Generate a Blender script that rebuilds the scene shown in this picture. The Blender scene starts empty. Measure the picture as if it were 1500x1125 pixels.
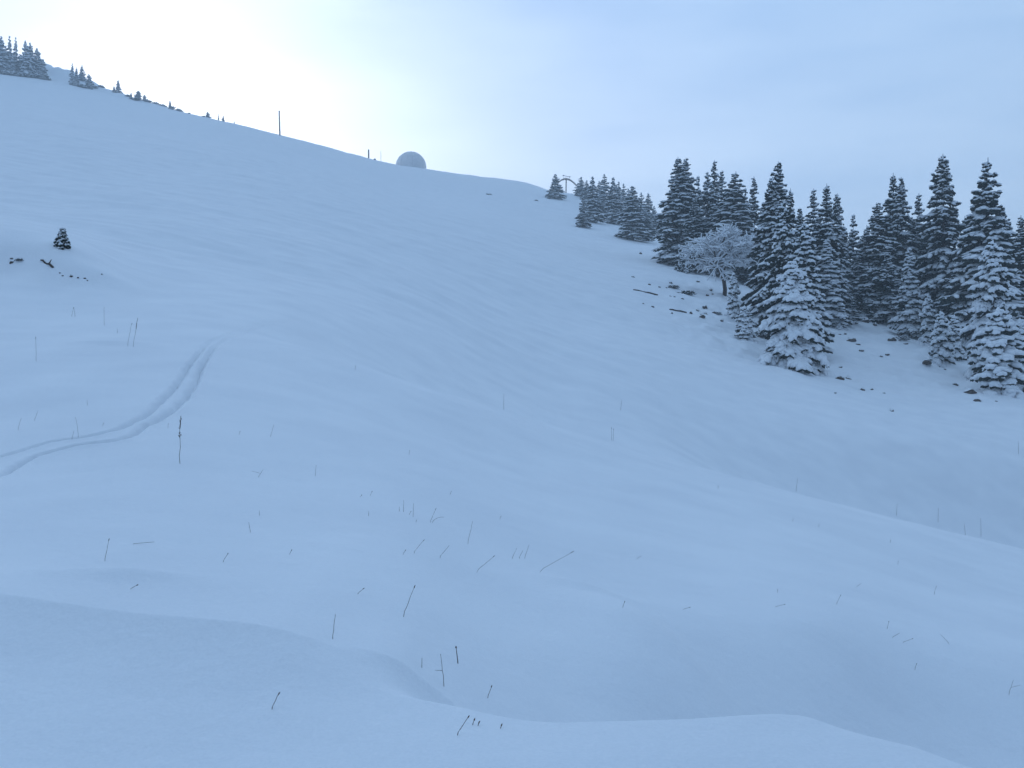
import bpy, math, random
import numpy as np

# ------------------------------------------------------------------ camera, world, sun, exposure
scene = bpy.context.scene
F, CX, CY = 1353.0, 750.0, 562.5            # focal length and centre, in units of a 1500 x 1125 frame
cam_d = bpy.data.cameras.new('camera'); cam = bpy.data.objects.new('camera', cam_d)
scene.collection.objects.link(cam); scene.camera = cam
cam_d.sensor_width = 36.0; cam_d.lens = 36.0 * F / 1500.0
cam_d.clip_start = 0.1; cam_d.clip_end = 6000
cam.location = (0, 0, 0); cam.rotation_euler = (math.radians(90), 0, 0)

SUN_EL, SUN_AZ = math.radians(13.0), math.radians(-20.0)     # azimuth from +Y towards +X: behind the ridge, upper left
world = bpy.data.worlds.new('World'); scene.world = world; world.use_nodes = True
nt = world.node_tree; nt.nodes.clear()
sky = nt.nodes.new('ShaderNodeTexSky'); sky.sky_type = 'NISHITA'; sky.sun_disc = False
sky.sun_elevation = SUN_EL; sky.sun_rotation = SUN_AZ
sky.altitude = 1500; sky.air_density = 1.0; sky.dust_density = 3.0; sky.ozone_density = 3.0
tint = nt.nodes.new('ShaderNodeMix'); tint.data_type = 'RGBA'; tint.blend_type = 'MULTIPLY'
tint.inputs[0].default_value = 1.0; tint.inputs[7].default_value = (0.12, 0.13, 0.15, 1)
# thin high veil of ice cloud over the whole sky, slightly uneven
wtc = nt.nodes.new('ShaderNodeTexCoord'); wmap = nt.nodes.new('ShaderNodeMapping'); wmap.inputs['Scale'].default_value = (1.0, 1.6, 4.5)
wn = nt.nodes.new('ShaderNodeTexNoise'); wn.inputs['Scale'].default_value = 1.6; wn.inputs['Detail'].default_value = 5; wn.inputs['Roughness'].default_value = 0.5
wr = nt.nodes.new('ShaderNodeValToRGB'); wr.color_ramp.elements[0].position = .38; wr.color_ramp.elements[1].position = .64
wr.color_ramp.elements[0].color = (0.58, 1.08, 1.76, 1); wr.color_ramp.elements[1].color = (1.24, 1.72, 2.26, 1)
veil = nt.nodes.new('ShaderNodeMix'); veil.data_type = 'RGBA'; veil.blend_type = 'ADD'; veil.inputs[0].default_value = 1.0
bg = nt.nodes.new('ShaderNodeBackground'); bg.inputs[1].default_value = 0.12
wo = nt.nodes.new('ShaderNodeOutputWorld')
nt.links.new(wtc.outputs['Generated'], wmap.inputs[0]); nt.links.new(wmap.outputs[0], wn.inputs['Vector']); nt.links.new(wn.outputs['Fac'], wr.inputs[0])
nt.links.new(sky.outputs[0], tint.inputs[6]); nt.links.new(tint.outputs[2], veil.inputs[6]); sp = nt.nodes.new('ShaderNodeSeparateXYZ'); nt.links.new(wtc.outputs['Generated'], sp.inputs[0])
cie = nt.nodes.new('ShaderNodeMapRange'); cie.inputs[1].default_value = 0; cie.inputs[2].default_value = 1; cie.inputs[3].default_value = 1/3; cie.inputs[4].default_value = 1.0   # overcast law (1 + 2 sin h) / 3
nt.links.new(sp.outputs['Z'], cie.inputs[0])
vs = nt.nodes.new('ShaderNodeVectorMath'); vs.operation = 'SCALE'; nt.links.new(wr.outputs[0], vs.inputs[0]); nt.links.new(cie.outputs[0], vs.inputs['Scale'])
# the veil is brighter on the sun's side of the sky than opposite it
sdir = (math.sin(SUN_AZ) * math.cos(SUN_EL), math.cos(SUN_AZ) * math.cos(SUN_EL), math.sin(SUN_EL))
d2 = nt.nodes.new('ShaderNodeVectorMath'); d2.operation = 'DOT_PRODUCT'; d2.inputs[1].default_value = sdir; nt.links.new(wtc.outputs['Generated'], d2.inputs[0])
gr = nt.nodes.new('ShaderNodeMapRange'); gr.interpolation_type = 'SMOOTHSTEP'; gr.inputs[1].default_value = -1; gr.inputs[2].default_value = 1; gr.inputs[3].default_value = 0.40; gr.inputs[4].default_value = 1.34
nt.links.new(d2.outputs['Value'], gr.inputs[0])
v2 = nt.nodes.new('ShaderNodeVectorMath'); v2.operation = 'SCALE'; nt.links.new(vs.outputs[0], v2.inputs[0]); nt.links.new(gr.outputs[0], v2.inputs['Scale'])
nt.links.new(v2.outputs[0], veil.inputs[7])
# the same veil glows around the hidden sun (forward scattering)
sd = (math.sin(SUN_AZ) * math.cos(SUN_EL), math.cos(SUN_AZ) * math.cos(SUN_EL), math.sin(SUN_EL))
dt = nt.nodes.new('ShaderNodeVectorMath'); dt.operation = 'DOT_PRODUCT'; dt.inputs[1].default_value = sd
nt.links.new(wtc.outputs['Generated'], dt.inputs[0])
glow = veil
for power, colr in ((10, (0.62, 0.50, 0.42)), (60, (0.80, 0.78, 0.76))):
    mx = nt.nodes.new('ShaderNodeMath'); mx.operation = 'MAXIMUM'; mx.inputs[1].default_value = 0.0; nt.links.new(dt.outputs['Value'], mx.inputs[0])
    pw = nt.nodes.new('ShaderNodeMath'); pw.operation = 'POWER'; pw.inputs[1].default_value = power; nt.links.new(mx.outputs[0], pw.inputs[0])
    ad = nt.nodes.new('ShaderNodeMix'); ad.data_type = 'RGBA'; ad.blend_type = 'ADD'; ad.inputs[7].default_value = (*colr, 1)
    nt.links.new(pw.outputs[0], ad.inputs[0]); nt.links.new(glow.outputs[2], ad.inputs[6]); glow = ad
nt.links.new(glow.outputs[2], bg.inputs[0]); nt.links.new(bg.outputs[0], wo.inputs[0])

sun_d = bpy.data.lights.new('sun', 'SUN'); sun_d.energy = 0.5; sun_d.angle = math.radians(0.5); sun_d.color = (1.0, 0.93, 0.84)
sun = bpy.data.objects.new('sun', sun_d); scene.collection.objects.link(sun)
sun.rotation_euler = (math.radians(90) - SUN_EL, 0, math.pi - SUN_AZ)      # lamp shines from the sun's direction

scene.view_settings.view_transform = 'Standard'; scene.view_settings.look = 'None'
scene.view_settings.gamma = 1.0; scene.view_settings.use_curve_mapping = False
scene.view_settings.exposure = 1.88
scene.render.engine = 'CYCLES'
scene.cycles.use_denoising = True
scene.cycles.max_bounces = 6; scene.cycles.diffuse_bounces = 3; scene.cycles.volume_bounces = 1
scene.cycles.sample_clamp_indirect = 8.0

# ------------------------------------------------------------------ helpers
COL = scene.collection
def noise2(x, y, seed=0):
    """gradient noise, vectorised, about -1..1"""
    x = np.asarray(x, float) + seed * 17.31; y = np.asarray(y, float) - seed * 9.77
    xi = np.floor(x).astype(np.int64); yi = np.floor(y).astype(np.int64)
    xf = x - xi; yf = y - yi
    def grad(ix, iy, dx, dy):
        h = (ix * 374761393 + iy * 668265263 + seed * 982451653) & 0xffffffff
        h = ((h ^ (h >> 13)) * 1274126177) & 0xffffffff
        a = ((h ^ (h >> 16)) & 0xffff) * (2 * math.pi / 65536.0)
        return np.cos(a) * dx + np.sin(a) * dy
    u = xf * xf * xf * (xf * (xf * 6 - 15) + 10); v = yf * yf * yf * (yf * (yf * 6 - 15) + 10)
    a = grad(xi, yi, xf, yf); b = grad(xi + 1, yi, xf - 1, yf)
    c = grad(xi, yi + 1, xf, yf - 1); d = grad(xi + 1, yi + 1, xf - 1, yf - 1)
    return 1.4 * ((a * (1 - u) + b * u) * (1 - v) + (c * (1 - u) + d * u) * v)
def fbm(x, y, octv=3, seed=0):
    s = 0; a = 1.0; f = 1.0
    for o in range(octv):
        s = s + a * noise2(np.asarray(x) * f, np.asarray(y) * f, seed + o); a *= .5; f *= 2.03
    return s
def smooth(a, b, x):
    t = np.clip((x - a) / (b - a), 0, 1); return t * t * (3 - 2 * t)
def pchip(xk, yk, x):
    xk = np.asarray(xk, float); yk = np.asarray(yk, float); h = np.diff(xk); dl = np.diff(yk) / h
    m = np.zeros_like(yk); m[0] = dl[0]; m[-1] = dl[-1]
    for i in range(1, len(xk) - 1):
        if dl[i - 1] * dl[i] > 0:
            w1 = 2 * h[i] + h[i - 1]; w2 = h[i] + 2 * h[i - 1]
            m[i] = (w1 + w2) / (w1 / dl[i - 1] + w2 / dl[i])
    i = np.clip(np.searchsorted(xk, x) - 1, 0, len(h) - 1); t = np.clip((x - xk[i]) / h[i], 0, 1)
    return ((2*t**3 - 3*t**2 + 1) * yk[i] + (t**3 - 2*t**2 + t) * h[i] * m[i]
            + (-2*t**3 + 3*t**2) * yk[i + 1] + (t**3 - t**2) * h[i] * m[i + 1])
def mesh_np(name, V, faces, smooth_shade=True):
    """faces: list of int arrays (n,k)"""
    me = bpy.data.meshes.new(name)
    V = np.ascontiguousarray(V, np.float32); me.vertices.add(len(V)); me.vertices.foreach_set('co', V.ravel())
    li = np.concatenate([f.ravel() for f in faces]).astype(np.int32)
    tot = np.concatenate([np.full(len(f), f.shape[1], np.int32) for f in faces])
    st = np.concatenate([[0], np.cumsum(tot)[:-1]]).astype(np.int32)
    me.loops.add(len(li)); me.loops.foreach_set('vertex_index', li)
    me.polygons.add(len(tot)); me.polygons.foreach_set('loop_start', st); me.polygons.foreach_set('loop_total', tot)
    me.polygons.foreach_set('use_smooth', np.full(len(tot), smooth_shade, bool))
    me.update(calc_edges=True); return me
def ob(name, data, mat=None, parent=None, loc=(0, 0, 0), rot=(0, 0, 0), scale=(1, 1, 1)):
    o = bpy.data.objects.new(name, data); COL.objects.link(o); o.parent = parent
    o.location = loc; o.rotation_euler = rot; o.scale = scale
    if mat is not None and data is not None and len(data.materials) == 0: data.materials.append(mat)
    return o
def tag(o, label, cat, group=None):
    o['label'] = label; o['category'] = cat
    if group: o['group'] = group
    return o

# ------------------------------------------------------------------ materials
def new_mat(name):
    m = bpy.data.materials.new(name); m.use_nodes = True; return m, m.node_tree, m.node_tree.nodes['Principled BSDF']
def snow_material(name, scale, bump, col=(0.88, 0.89, 0.91)):
    m, t, b = new_mat(name)
    b.inputs['Roughness'].default_value = 0.75; b.inputs['Specular IOR Level'].default_value = 0.25
    tc = t.nodes.new('ShaderNodeTexCoord')
    n = t.nodes.new('ShaderNodeTexNoise'); n.inputs['Scale'].default_value = scale; n.inputs['Detail'].default_value = 5
    n.inputs['Roughness'].default_value = 0.6
    t.links.new(tc.outputs['Object'], n.inputs['Vector'])
    bp = t.nodes.new('ShaderNodeBump'); bp.inputs['Strength'].default_value = bump; bp.inputs['Distance'].default_value = 0.05
    t.links.new(n.outputs['Fac'], bp.inputs['Height']); t.links.new(bp.outputs['Normal'], b.inputs['Normal'])
    n2 = t.nodes.new('ShaderNodeTexNoise'); n2.inputs['Scale'].default_value = scale * .07; n2.inputs['Detail'].default_value = 4
    t.links.new(tc.outputs['Object'], n2.inputs['Vector'])
    cr = t.nodes.new('ShaderNodeValToRGB')
    cr.color_ramp.elements[0].position = .3; cr.color_ramp.elements[0].color = (col[0]*.87, col[1]*.88, col[2]*.90, 1)
    cr.color_ramp.elements[1].position = .7; cr.color_ramp.elements[1].color = (*col, 1)
    n3 = t.nodes.new('ShaderNodeTexNoise'); n3.inputs['Scale'].default_value = scale * 9; n3.inputs['Detail'].default_value = 3
    t.links.new(tc.outputs['Object'], n3.inputs['Vector'])
    mixn = t.nodes.new('ShaderNodeMix'); mixn.inputs[0].default_value = .45; t.links.new(n2.outputs['Fac'], mixn.inputs[2]); t.links.new(n3.outputs['Fac'], mixn.inputs[3])
    t.links.new(mixn.outputs[0], cr.inputs['Fac']); t.links.new(cr.outputs['Color'], b.inputs['Base Color'])
    return m
def noise_material(name, c1, c2, scale, rough=0.85, bump=0.3):
    m, t, b = new_mat(name); b.inputs['Roughness'].default_value = rough; b.inputs['Specular IOR Level'].default_value = 0.2
    tc = t.nodes.new('ShaderNodeTexCoord'); n = t.nodes.new('ShaderNodeTexNoise')
    n.inputs['Scale'].default_value = scale; n.inputs['Detail'].default_value = 4
    t.links.new(tc.outputs['Object'], n.inputs['Vector'])
    cr = t.nodes.new('ShaderNodeValToRGB'); cr.color_ramp.elements[0].position = .35; cr.color_ramp.elements[1].position = .65
    cr.color_ramp.elements[0].color = (*c1, 1); cr.color_ramp.elements[1].color = (*c2, 1)
    t.links.new(n.outputs['Fac'], cr.inputs['Fac']); t.links.new(cr.outputs['Color'], b.inputs['Base Color'])
    bp = t.nodes.new('ShaderNodeBump'); bp.inputs['Strength'].default_value = bump; bp.inputs['Distance'].default_value = 0.03
    t.links.new(n.outputs['Fac'], bp.inputs['Height']); t.links.new(bp.outputs['Normal'], b.inputs['Normal'])
    return m
M_snow = snow_material('snow_ground', 7.0, 0.32)
M_tsnow = snow_material('snow_on_branches', 4.0, 0.3, (0.86, 0.87, 0.89))
M_needle = noise_material('spruce_needles', (0.010, 0.018, 0.016), (0.024, 0.036, 0.029), 3.0)
M_bark = noise_material('bark', (0.04, 0.03, 0.025), (0.10, 0.075, 0.06), 8.0)
M_rock = noise_material('dark_stone', (0.05, 0.042, 0.04), (0.17, 0.14, 0.12), 5.0)
M_stalk = noise_material('dry_stalk', (0.07, 0.05, 0.04), (0.17, 0.12, 0.09), 30.0)
M_wood = noise_material('weathered_wood', (0.20, 0.16, 0.13), (0.32, 0.26, 0.21), 4.0)
M_dome = noise_material('dome_membrane', (0.68, 0.69, 0.71), (0.75, 0.76, 0.78), 0.6, 0.6, 0.02)
M_rib = noise_material('dome_seam', (0.36, 0.36, 0.38), (0.42, 0.42, 0.44), 2.0, 0.6, 0.05)
M_metal = noise_material('grey_metal', (0.12, 0.12, 0.13), (0.2, 0.2, 0.21), 6.0, 0.5, 0.05)

# ------------------------------------------------------------------ terrain height field
# columns: frame column -> list of (depth in metres, frame row)
K = {
 -900: [(3.8,1125),(5.3,880),(11,650),(22,440),(36,310),(41,262),(60,240),(110,150),(200,60),(290,10),(305,-4)],
    0: [(3.8,1125),(5.3,905),(11,690),(22,502),(36,402),(38,353),(60,322),(110,235),(200,150),(290,104),(306,86)],
  100: [(3.8,1125),(5.3,915),(11,685),(21.5,506),(35,421),(36.8,379),(60,334),(110,248),(200,168),(288,122),(301,104)],
  200: [(3.8,1125),(5.2,930),(11,680),(21,512),(33,441),(35,431),(60,347),(110,262),(200,187),(285,149),(292,145)],
  400: [(3.8,1125),(5.0,960),(10,725),(20,547),(26,497),(28,495),(31,478),(45,425),(60,387),(110,297),(200,226),(280,196),(286,196)],
  600: [(3.8,1125),(4.9,1000),(10,752),(18,632),(26.5,560),(28.5,574),(33,566),(45,502),(80,400),(130,330),(200,282),(292,245),(298,244.5)],
  700: [(3.78,1128),(4.6,1040),(5.1,1035),(7,905),(10,783),(18,667),(27.2,590),(29.2,609),(33.5,610),(46,556),(80,441),(130,358),(200,303),(294,260),(300,259.5)],
  800: [(3.75,1132),(4.4,1070),(5.1,1096),(6,1020),(7.2,935),(10,815),(18,702),(28,621),(30,643),(34,652),(46,604),(80,482),(130,387),(200,325),(296,276.5),(304,276)],
 900: [(3.72,1135),(4.37,1068),(5.2,1132),(6.2,1052),(7.4,950),(9,868),(10.5,826),(18,725),(28.2,650),(30.2,676),(35,686),(47,632),(80,508),(126,416),(172,362),(220,325),(258,302),(280,297)],
 1000: [(3.7,1138),(4.35,1066),(5.2,1182),(6.2,1122),(7.6,975),(9,884),(11,835),(18,747),(28.5,677),(30.5,698),(36,708),(50,662),(80,535),(120,450),(145,402),(200,356),(250,336),(270,334)],
 1200: [(3.65,1145),(4.4,1062),(5.2,1252),(6.2,1242),(7.5,1085),(9.2,915),(18,792),(29,731),(31,758),(38,782),(54,752),(70,622),(92,552),(110,510),(130,472),(160,432),(222,400),(235,399)],
 1350: [(3.6,1160),(4.1,1108),(5.2,1300),(6.5,1262),(8,1100),(10,938),(18,836),(28.5,768),(30.5,800),(40,836),(57,798),(72,642),(90,580),(104,542),(120,506),(150,462),(220,430),(235,429)],
 1500: [(3.5,1190),(3.9,1156),(5.2,1352),(6.5,1302),(8,1142),(10,972),(18,876),(28,805),(30,840),(40,890),(58,848),(72,672),(88,597),(100,566),(120,522),(150,482),(220,450),(235,449)],
 2400: [(3.3,1290),(3.9,1260),(5.5,1250),(7.5,1200),(9.5,1110),(18,1040),(28,980),(40,1000),(56,900),(72,800),(88,715),(100,680),(120,630),(150,580),(220,540),(235,540)],
}
def far(Y): return Y if Y < 130 else 130 + (Y - 130) * 2.2            # distances beyond the wood
NU, NY = 520, 900
UT = np.linspace(-1.25, 1.25, NU); LT = np.linspace(math.log(1.0), math.log(1200.0), NY); YT = np.exp(LT)
cols = []
for px in sorted(K):
    kn = K[px]; yk = [1.0, 2.4]; zk = [-1.62, -1.62]
    for (Y, r) in kn: Y = far(Y); yk.append(Y); zk.append((CY - r) / F * Y)
    Yr, zr = yk[-1], zk[-1]
    for dY, fr in ((20, .03), (90, .24), (220, .62), (440, 1.0)):         # behind the crest the ground falls away
        yk.append(Yr + dY); zk.append(zr - fr * (zr + 32))
    yk.append(1250); zk.append(-36)
    cols.append(pchip(np.log(yk), zk, LT))
cols = np.array(cols); uk = (np.array(sorted(K)) - CX) / F
TAB = np.zeros((NU, NY))
def cspline(xk, Yk, x):                                                     # natural cubic spline, all rows at once
    n = len(xk); h = np.diff(xk); A = np.eye(n); B = np.zeros_like(Yk)
    for i in range(1, n - 1):
        A[i, i-1] = h[i-1]; A[i, i] = 2 * (h[i-1] + h[i]); A[i, i+1] = h[i]
        B[i] = 6 * ((Yk[i+1] - Yk[i]) / h[i] - (Yk[i] - Yk[i-1]) / h[i-1])
    M = np.linalg.solve(A, B); i = np.clip(np.searchsorted(xk, x) - 1, 0, n - 2); t = (x - xk[i])[:, None]; hh = h[i][:, None]; q = hh - t
    return M[i]*q**3/(6*hh) + M[i+1]*t**3/(6*hh) + (Yk[i]/hh - M[i]*hh/6)*q + (Yk[i+1]/hh - M[i+1]*hh/6)*t
TAB = .5 * TAB + cspline(uk, cols, np.clip(UT, uk[0], uk[-1]))
for j in range(NY): TAB[:, j] = .65 * TAB[:, j] + .35 * pchip(uk, cols[:, j], np.clip(UT, uk[0], uk[-1]))
for _ in range(25):                                                        # soften column-to-column kinks
    TAB[1:-1] = .25 * TAB[:-2] + .5 * TAB[1:-1] + .25 * TAB[2:]

def base_h(X, Y):
    X = np.asarray(X, float); Y = np.asarray(Y, float)
    Yc = np.maximum(Y, 1.0); u = np.clip(X / Yc, -1.249, 1.249)
    fi = (u + 1.25) / 2.5 * (NU - 1); fj = np.clip((np.log(Yc) - LT[0]) / (LT[-1] - LT[0]) * (NY - 1), 0, NY - 1.001)
    i = fi.astype(int); j = fj.astype(int); a = fi - i; b = fj - j
    h = (TAB[i, j]*(1-a)*(1-b) + TAB[i+1, j]*a*(1-b) + TAB[i, j+1]*(1-a)*b + TAB[i+1, j+1]*a*b)
    r = np.hypot(X, Y)
    th = np.abs(np.arctan2(X, Y))
    back = -1.62 - 0.16 * np.maximum(r - 4, 0) ** 0.85 - np.sign(X) * np.minimum(np.abs(X), 260) * 0.05
    back = np.maximum(back, -36)
    w = smooth(math.radians(50), math.radians(85), th)
    return h * (1 - w) + back * w

def px_ground(px, py, hf, y0=2.0, y1=620.0, n=2200):
    """walk out along the view ray through a frame point until it meets the ground"""
    Y = np.exp(np.linspace(math.log(y0), math.log(y1), n)); u = (px - CX) / F
    d = hf(u * Y, Y) - (CY - py) / F * Y
    k = np.nonzero(d >= 0)[0]
    if len(k) == 0: k = [int(np.argmax(d / Y))]
    i = k[0]
    if i == 0: return u * Y[0], Y[0]
    t = d[i-1] / (d[i-1] - d[i] + 1e-12); y = Y[i-1] + np.clip(t, 0, 1) * (Y[i] - Y[i-1])
    return u * y, y

def world_line(pts, step=0.12):
    P = np.array([px_ground(x, y, base_h) for x, y in pts]); out = [P[0]]
    # Catmull-Rom through the points
    for i in range(len(P) - 1):
        p0 = P[max(i-1, 0)]; p1 = P[i]; p2 = P[i+1]; p3 = P[min(i+2, len(P)-1)]
        n = max(2, int(np.linalg.norm(p2 - p1) / step))
        for k in range(1, n + 1):
            t = k / n
            out.append(.5*((2*p1) + (-p0+p2)*t + (2*p0-5*p1+4*p2-p3)*t*t + (-p0+3*p1-3*p2+p3)*t**3))
    return np.array(out)
def line_dist(X, Y, L):
    """signed distance to a polyline and position along it 0..1; left of the direction of travel is positive"""
    best = np.full(X.shape, 1e9); sg = np.zeros(X.shape); tt = np.zeros(X.shape)
    n = len(L) - 1
    for i in range(n):
        ax, ay = L[i]; dx, dy = L[i+1] - L[i]; l2 = dx*dx + dy*dy + 1e-12
        t = ((X-ax)*dx + (Y-ay)*dy) / l2
        lo = -1e9 if i == 0 else 0; hi = 1e9 if i == n-1 else 1
        tc = np.clip(t, 0, 1); qx = X - ax - tc*dx; qy = Y - ay - tc*dy
        d = np.hypot(qx, qy); m = d < best
        best = np.where(m, d, best); cr = dx*(Y-ay) - dy*(X-ax)
        sg = np.where(m, np.sign(cr), sg); tt = np.where(m, (i + tc) / n, tt)
    return best * np.where(sg == 0, 1, sg), tt

TRACKS = [world_line(p) for p in (
  [(-60,682),(0,670),(71,650),(124,643),(171,629),(213,609),(242,584),(256,567),(281,531),(295,513),(306,503),(322,494),(340,487),(362,480),(400,470),(450,461)],
  [(-60,716),(0,694),(43,673),(107,656),(178,645),(213,624),(256,600),(284,565),(295,540),(309,516),(318,506),(332,497),(350,490),(372,483),(410,473),(460,464)])]
def lip(pts):                                                              # (frame column, depth): a snow lip that runs across the view
    P = np.array([((p - CX) / F * y, y) for p, y in pts]); return P
DRIFTS = [  # lip line, amplitude, far-side length, near-side length
  (lip([(-200,5.55),(0,5.35),(120,5.25),(240,5.15),(360,5.1),(430,5.05),(500,5.0),(560,4.95),(640,4.9)]), 0.13, 1.4, 0.7),
  (lip([(470,5.02),(560,5.05),(640,5.05),(700,4.98),(760,4.85),(830,4.75),(900,4.65)]), 0.14, 0.8, 0.5),
]
FRONT = lip([(330,4.9),(450,4.72),(560,4.6),(650,4.5),(760,4.42),(850,4.38),(1000,4.38),(1100,4.42),(1155,4.45),(1220,4.33),(1300,4.2),(1420,4.0),(1600,3.7)])
SPINE = lip([(800,9.3),(840,8.8),(920,8.0),(1000,7.2),(1060,6.6),(1110,6.0)])[::-1]
BUMPS = [(194,862,.05,.16,.5),(863,872,.05,.16,.45),(158,503,.08,.35,1.0),(1215,546,.5,1.0,.9),(1245,548,.35,.8,.8),
         (1435,592,.4,1.2,.9),(1300,566,.25,1.5,1.0),(90,364,.25,1.0,.8)]
BUMPS = [(px_ground(a, b, base_h), h, wy, wx) for a, b, h, wy, wx in BUMPS]
def detail_h(X, Y):
    r = np.hypot(X, Y)
    h = 0.026 * fbm(X / 2.4, Y / 1.5, 3, 3) * smooth(3, 9, r) * (1 - smooth(30, 60, r))
    h = h + 0.006 * noise2(X / .55 + Y * .3, Y / .4, 11) * (1 - smooth(9, 22, r))
    far = smooth(32, 70, r)
    h = h + far * (0.24 * fbm(X / 14 + Y / 60, Y / 5.5, 3, 21) + 0.5 * (1 - .7 * smooth(240, 420, Y)) * fbm(X / 38, Y / 30, 2, 31))
    h = h + far * 0.06 * noise2(X / 5 + Y / 15, Y / 1.7, 41)
    # lumpy ground under the forest on the right
    u = X / np.maximum(Y, 1)
    rough = smooth(.12, .22, u + .0) * smooth(78, 100, Y) + 0
    rough = rough * (1 - smooth(260, 350, Y))
    h = h + rough * (0.38 * fbm(X / 3.2, Y / 2.6, 3, 51))
    # rocky bank along the crest at the left
    crest = smooth(474, 492, Y) * (1 - smooth(560, 640, Y)) * (1 - smooth(-.50, -.36, u))
    h = h + crest * 2.0 * fbm(X / 9.0, Y / 11.0, 3, 61)
    return h
def feature_h(X, Y):
    X = np.asarray(X, float); Y = np.asarray(Y, float); h = np.zeros(X.shape)
    def box(L, m): return (X > L[:,0].min()-m) & (X < L[:,0].max()+m) & (Y > L[:,1].min()-m) & (Y < L[:,1].max()+m)
    for k, L in enumerate(TRACKS):
        m = box(L, 1.0)
        if m.any():
            d, t = line_dist(X[m], Y[m], L)
            wob = 0.03 * noise2(t * 60, t * 0 + k, 71) + .022 * noise2(X[m] * 8, Y[m] * 8, 73); dd = np.abs(d + wob); ends = 1 - .72 * smooth(20.5, 24, Y[m]) - .28 * smooth(.9, 1., t)
            dep = 0.12 + .03 * noise2(t * 45, t * 0 + 5, 72)
            h[m] += ends * (-dep * np.exp(-(dd / .042) ** 2) + .016 * np.exp(-((dd - .12) / .06) ** 2))
    def across(L):
        yl = pchip(L[:, 0], L[:, 1], np.clip(X, L[0, 0], L[-1, 0])); t = (X - L[0, 0]) / (L[-1, 0] - L[0, 0]); return Y - yl, t
    ok = (Y > 1) & (Y < 14)
    for L, A, lf, ln in DRIFTS:
        d, t = across(L); e = smooth(0, .3, t) * (1 - smooth(.7, 1.0, t)) * ok
        h += A * e * np.where(d > 0, np.exp(-np.clip(d, 0, 9) / lf), np.maximum(0, 1 + np.minimum(d, 0) / ln) ** 2)
    d, t = across(FRONT); e = smooth(0, .3, t) * ok
    h += e * np.where(d < 0, .03 * np.exp(np.clip(d, -9, 0) / .5), .03 - (.03 + .26 * smooth(.1, .4, t)) * smooth(0, .4, d) * np.exp(-np.clip(d - .45, 0, 9) / .8) - .03 * smooth(.4, 2.0, d))
    S = SPINE; d = X - pchip(S[:, 1], S[:, 0], np.clip(Y, S[0, 1], S[-1, 1])); t = (Y - S[0, 1]) / (S[-1, 1] - S[0, 1])
    e = smooth(-.1, .25, t) * (1 - smooth(.5, 1.0, t))
    h += .2 * e * np.where(d < 0, np.exp(-(np.clip(d, -9, 0) / .9) ** 2), np.exp(-(np.clip(d, 0, 9) / .4) ** 2))
    for (bx, by), A, wy, wx in BUMPS:
        m = (np.abs(X - bx) < 4 * wx) & (np.abs(Y - by) < 4 * wy)
        h[m] += A * np.exp(-((X[m] - bx) / wx) ** 2 - ((Y[m] - by) / wy) ** 2)
    return h
def H(X, Y):
    X = np.atleast_1d(np.asarray(X, float)); Y = np.atleast_1d(np.asarray(Y, float))
    return base_h(X, Y) + detail_h(X, Y) + feature_h(X, Y)
def ground(px, py, y0=2.0):
    x, y = px_ground(px, py, H, y0); return float(x), float(y), float(H(x, y)[0])
def ground_at(px, Y):
    Y = far(Y)
    x = (px - CX) / F * Y; return float(x), float(Y), float(H(x, Y)[0])

th = np.concatenate([np.linspace(-180, -62, 40, endpoint=False), np.linspace(-62, -33, 60, endpoint=False),
                     np.linspace(-33, 33, 600, endpoint=False), np.linspace(33, 62, 60, endpoint=False), np.linspace(62, 180, 40, endpoint=False)])
rr = np.concatenate([[0.25, 0.8, 1.4, 2.0, 2.5], np.exp(np.linspace(math.log(3.0), math.log(32), 800, endpoint=False)),
                     np.exp(np.linspace(math.log(32), math.log(570), 460, endpoint=False)), np.exp(np.linspace(math.log(570), math.log(1080), 30))])
TH, RR = np.meshgrid(np.radians(th), rr); GX = RR * np.sin(TH); GY = RR * np.cos(TH)
GZ = H(GX.ravel(), GY.ravel()).reshape(GX.shape)
V = np.stack([GX, GY, GZ], -1).reshape(-1, 3)
nr, nth = GX.shape
idx = np.arange(nr * nth).reshape(nr, nth); nx = np.roll(idx, -1, axis=1)
Q = np.stack([idx[:-1], nx[:-1], nx[1:], idx[1:]], -1).reshape(-1, 4)[:, ::-1]
Vc = np.vstack([V, [[0, 0, float(H(0., 0.25)[0])]]]); cidx = len(V)
T0 = np.stack([nx[0], idx[0], np.full(nth, cidx)], -1)[:, ::-1]
g = ob('snow_ground', mesh_np('snow_ground', Vc, [Q, T0]), M_snow); g['kind'] = 'structure'
g['label'] = 'smooth snow-covered mountain slope with drifts and a ski track'

# ------------------------------------------------------------------ plant and stone builders
OCT_V = np.array([(1,0,0),(-1,0,0),(0,1,0),(0,-1,0),(0,0,1),(0,0,-1)], float)
OCT_F = np.array([(0,2,4),(2,1,4),(1,3,4),(3,0,4),(2,0,5),(1,2,5),(3,1,5),(0,3,5)])
def subdiv_sphere(V, Fc):
    V = list(map(tuple, V)); cache = {}; out = []
    def mid(a, b):
        k = (min(a, b), max(a, b))
        if k not in cache:
            p = np.array(V[a]) + np.array(V[b]); V.append(tuple(p / np.linalg.norm(p))); cache[k] = len(V) - 1
        return cache[k]
    for a, b, c in Fc:
        ab, bc, ca = mid(a, b), mid(b, c), mid(c, a); out += [(a,ab,ca),(b,bc,ab),(c,ca,bc),(ab,bc,ca)]
    return np.array(V), np.array(out)
BLOB_V, BLOB_F = subdiv_sphere(OCT_V, OCT_F)                   # 18 points, 32 faces
BALL_V, BALL_F = subdiv_sphere(BLOB_V, BLOB_F)                 # 66 points, 128 faces
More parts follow.
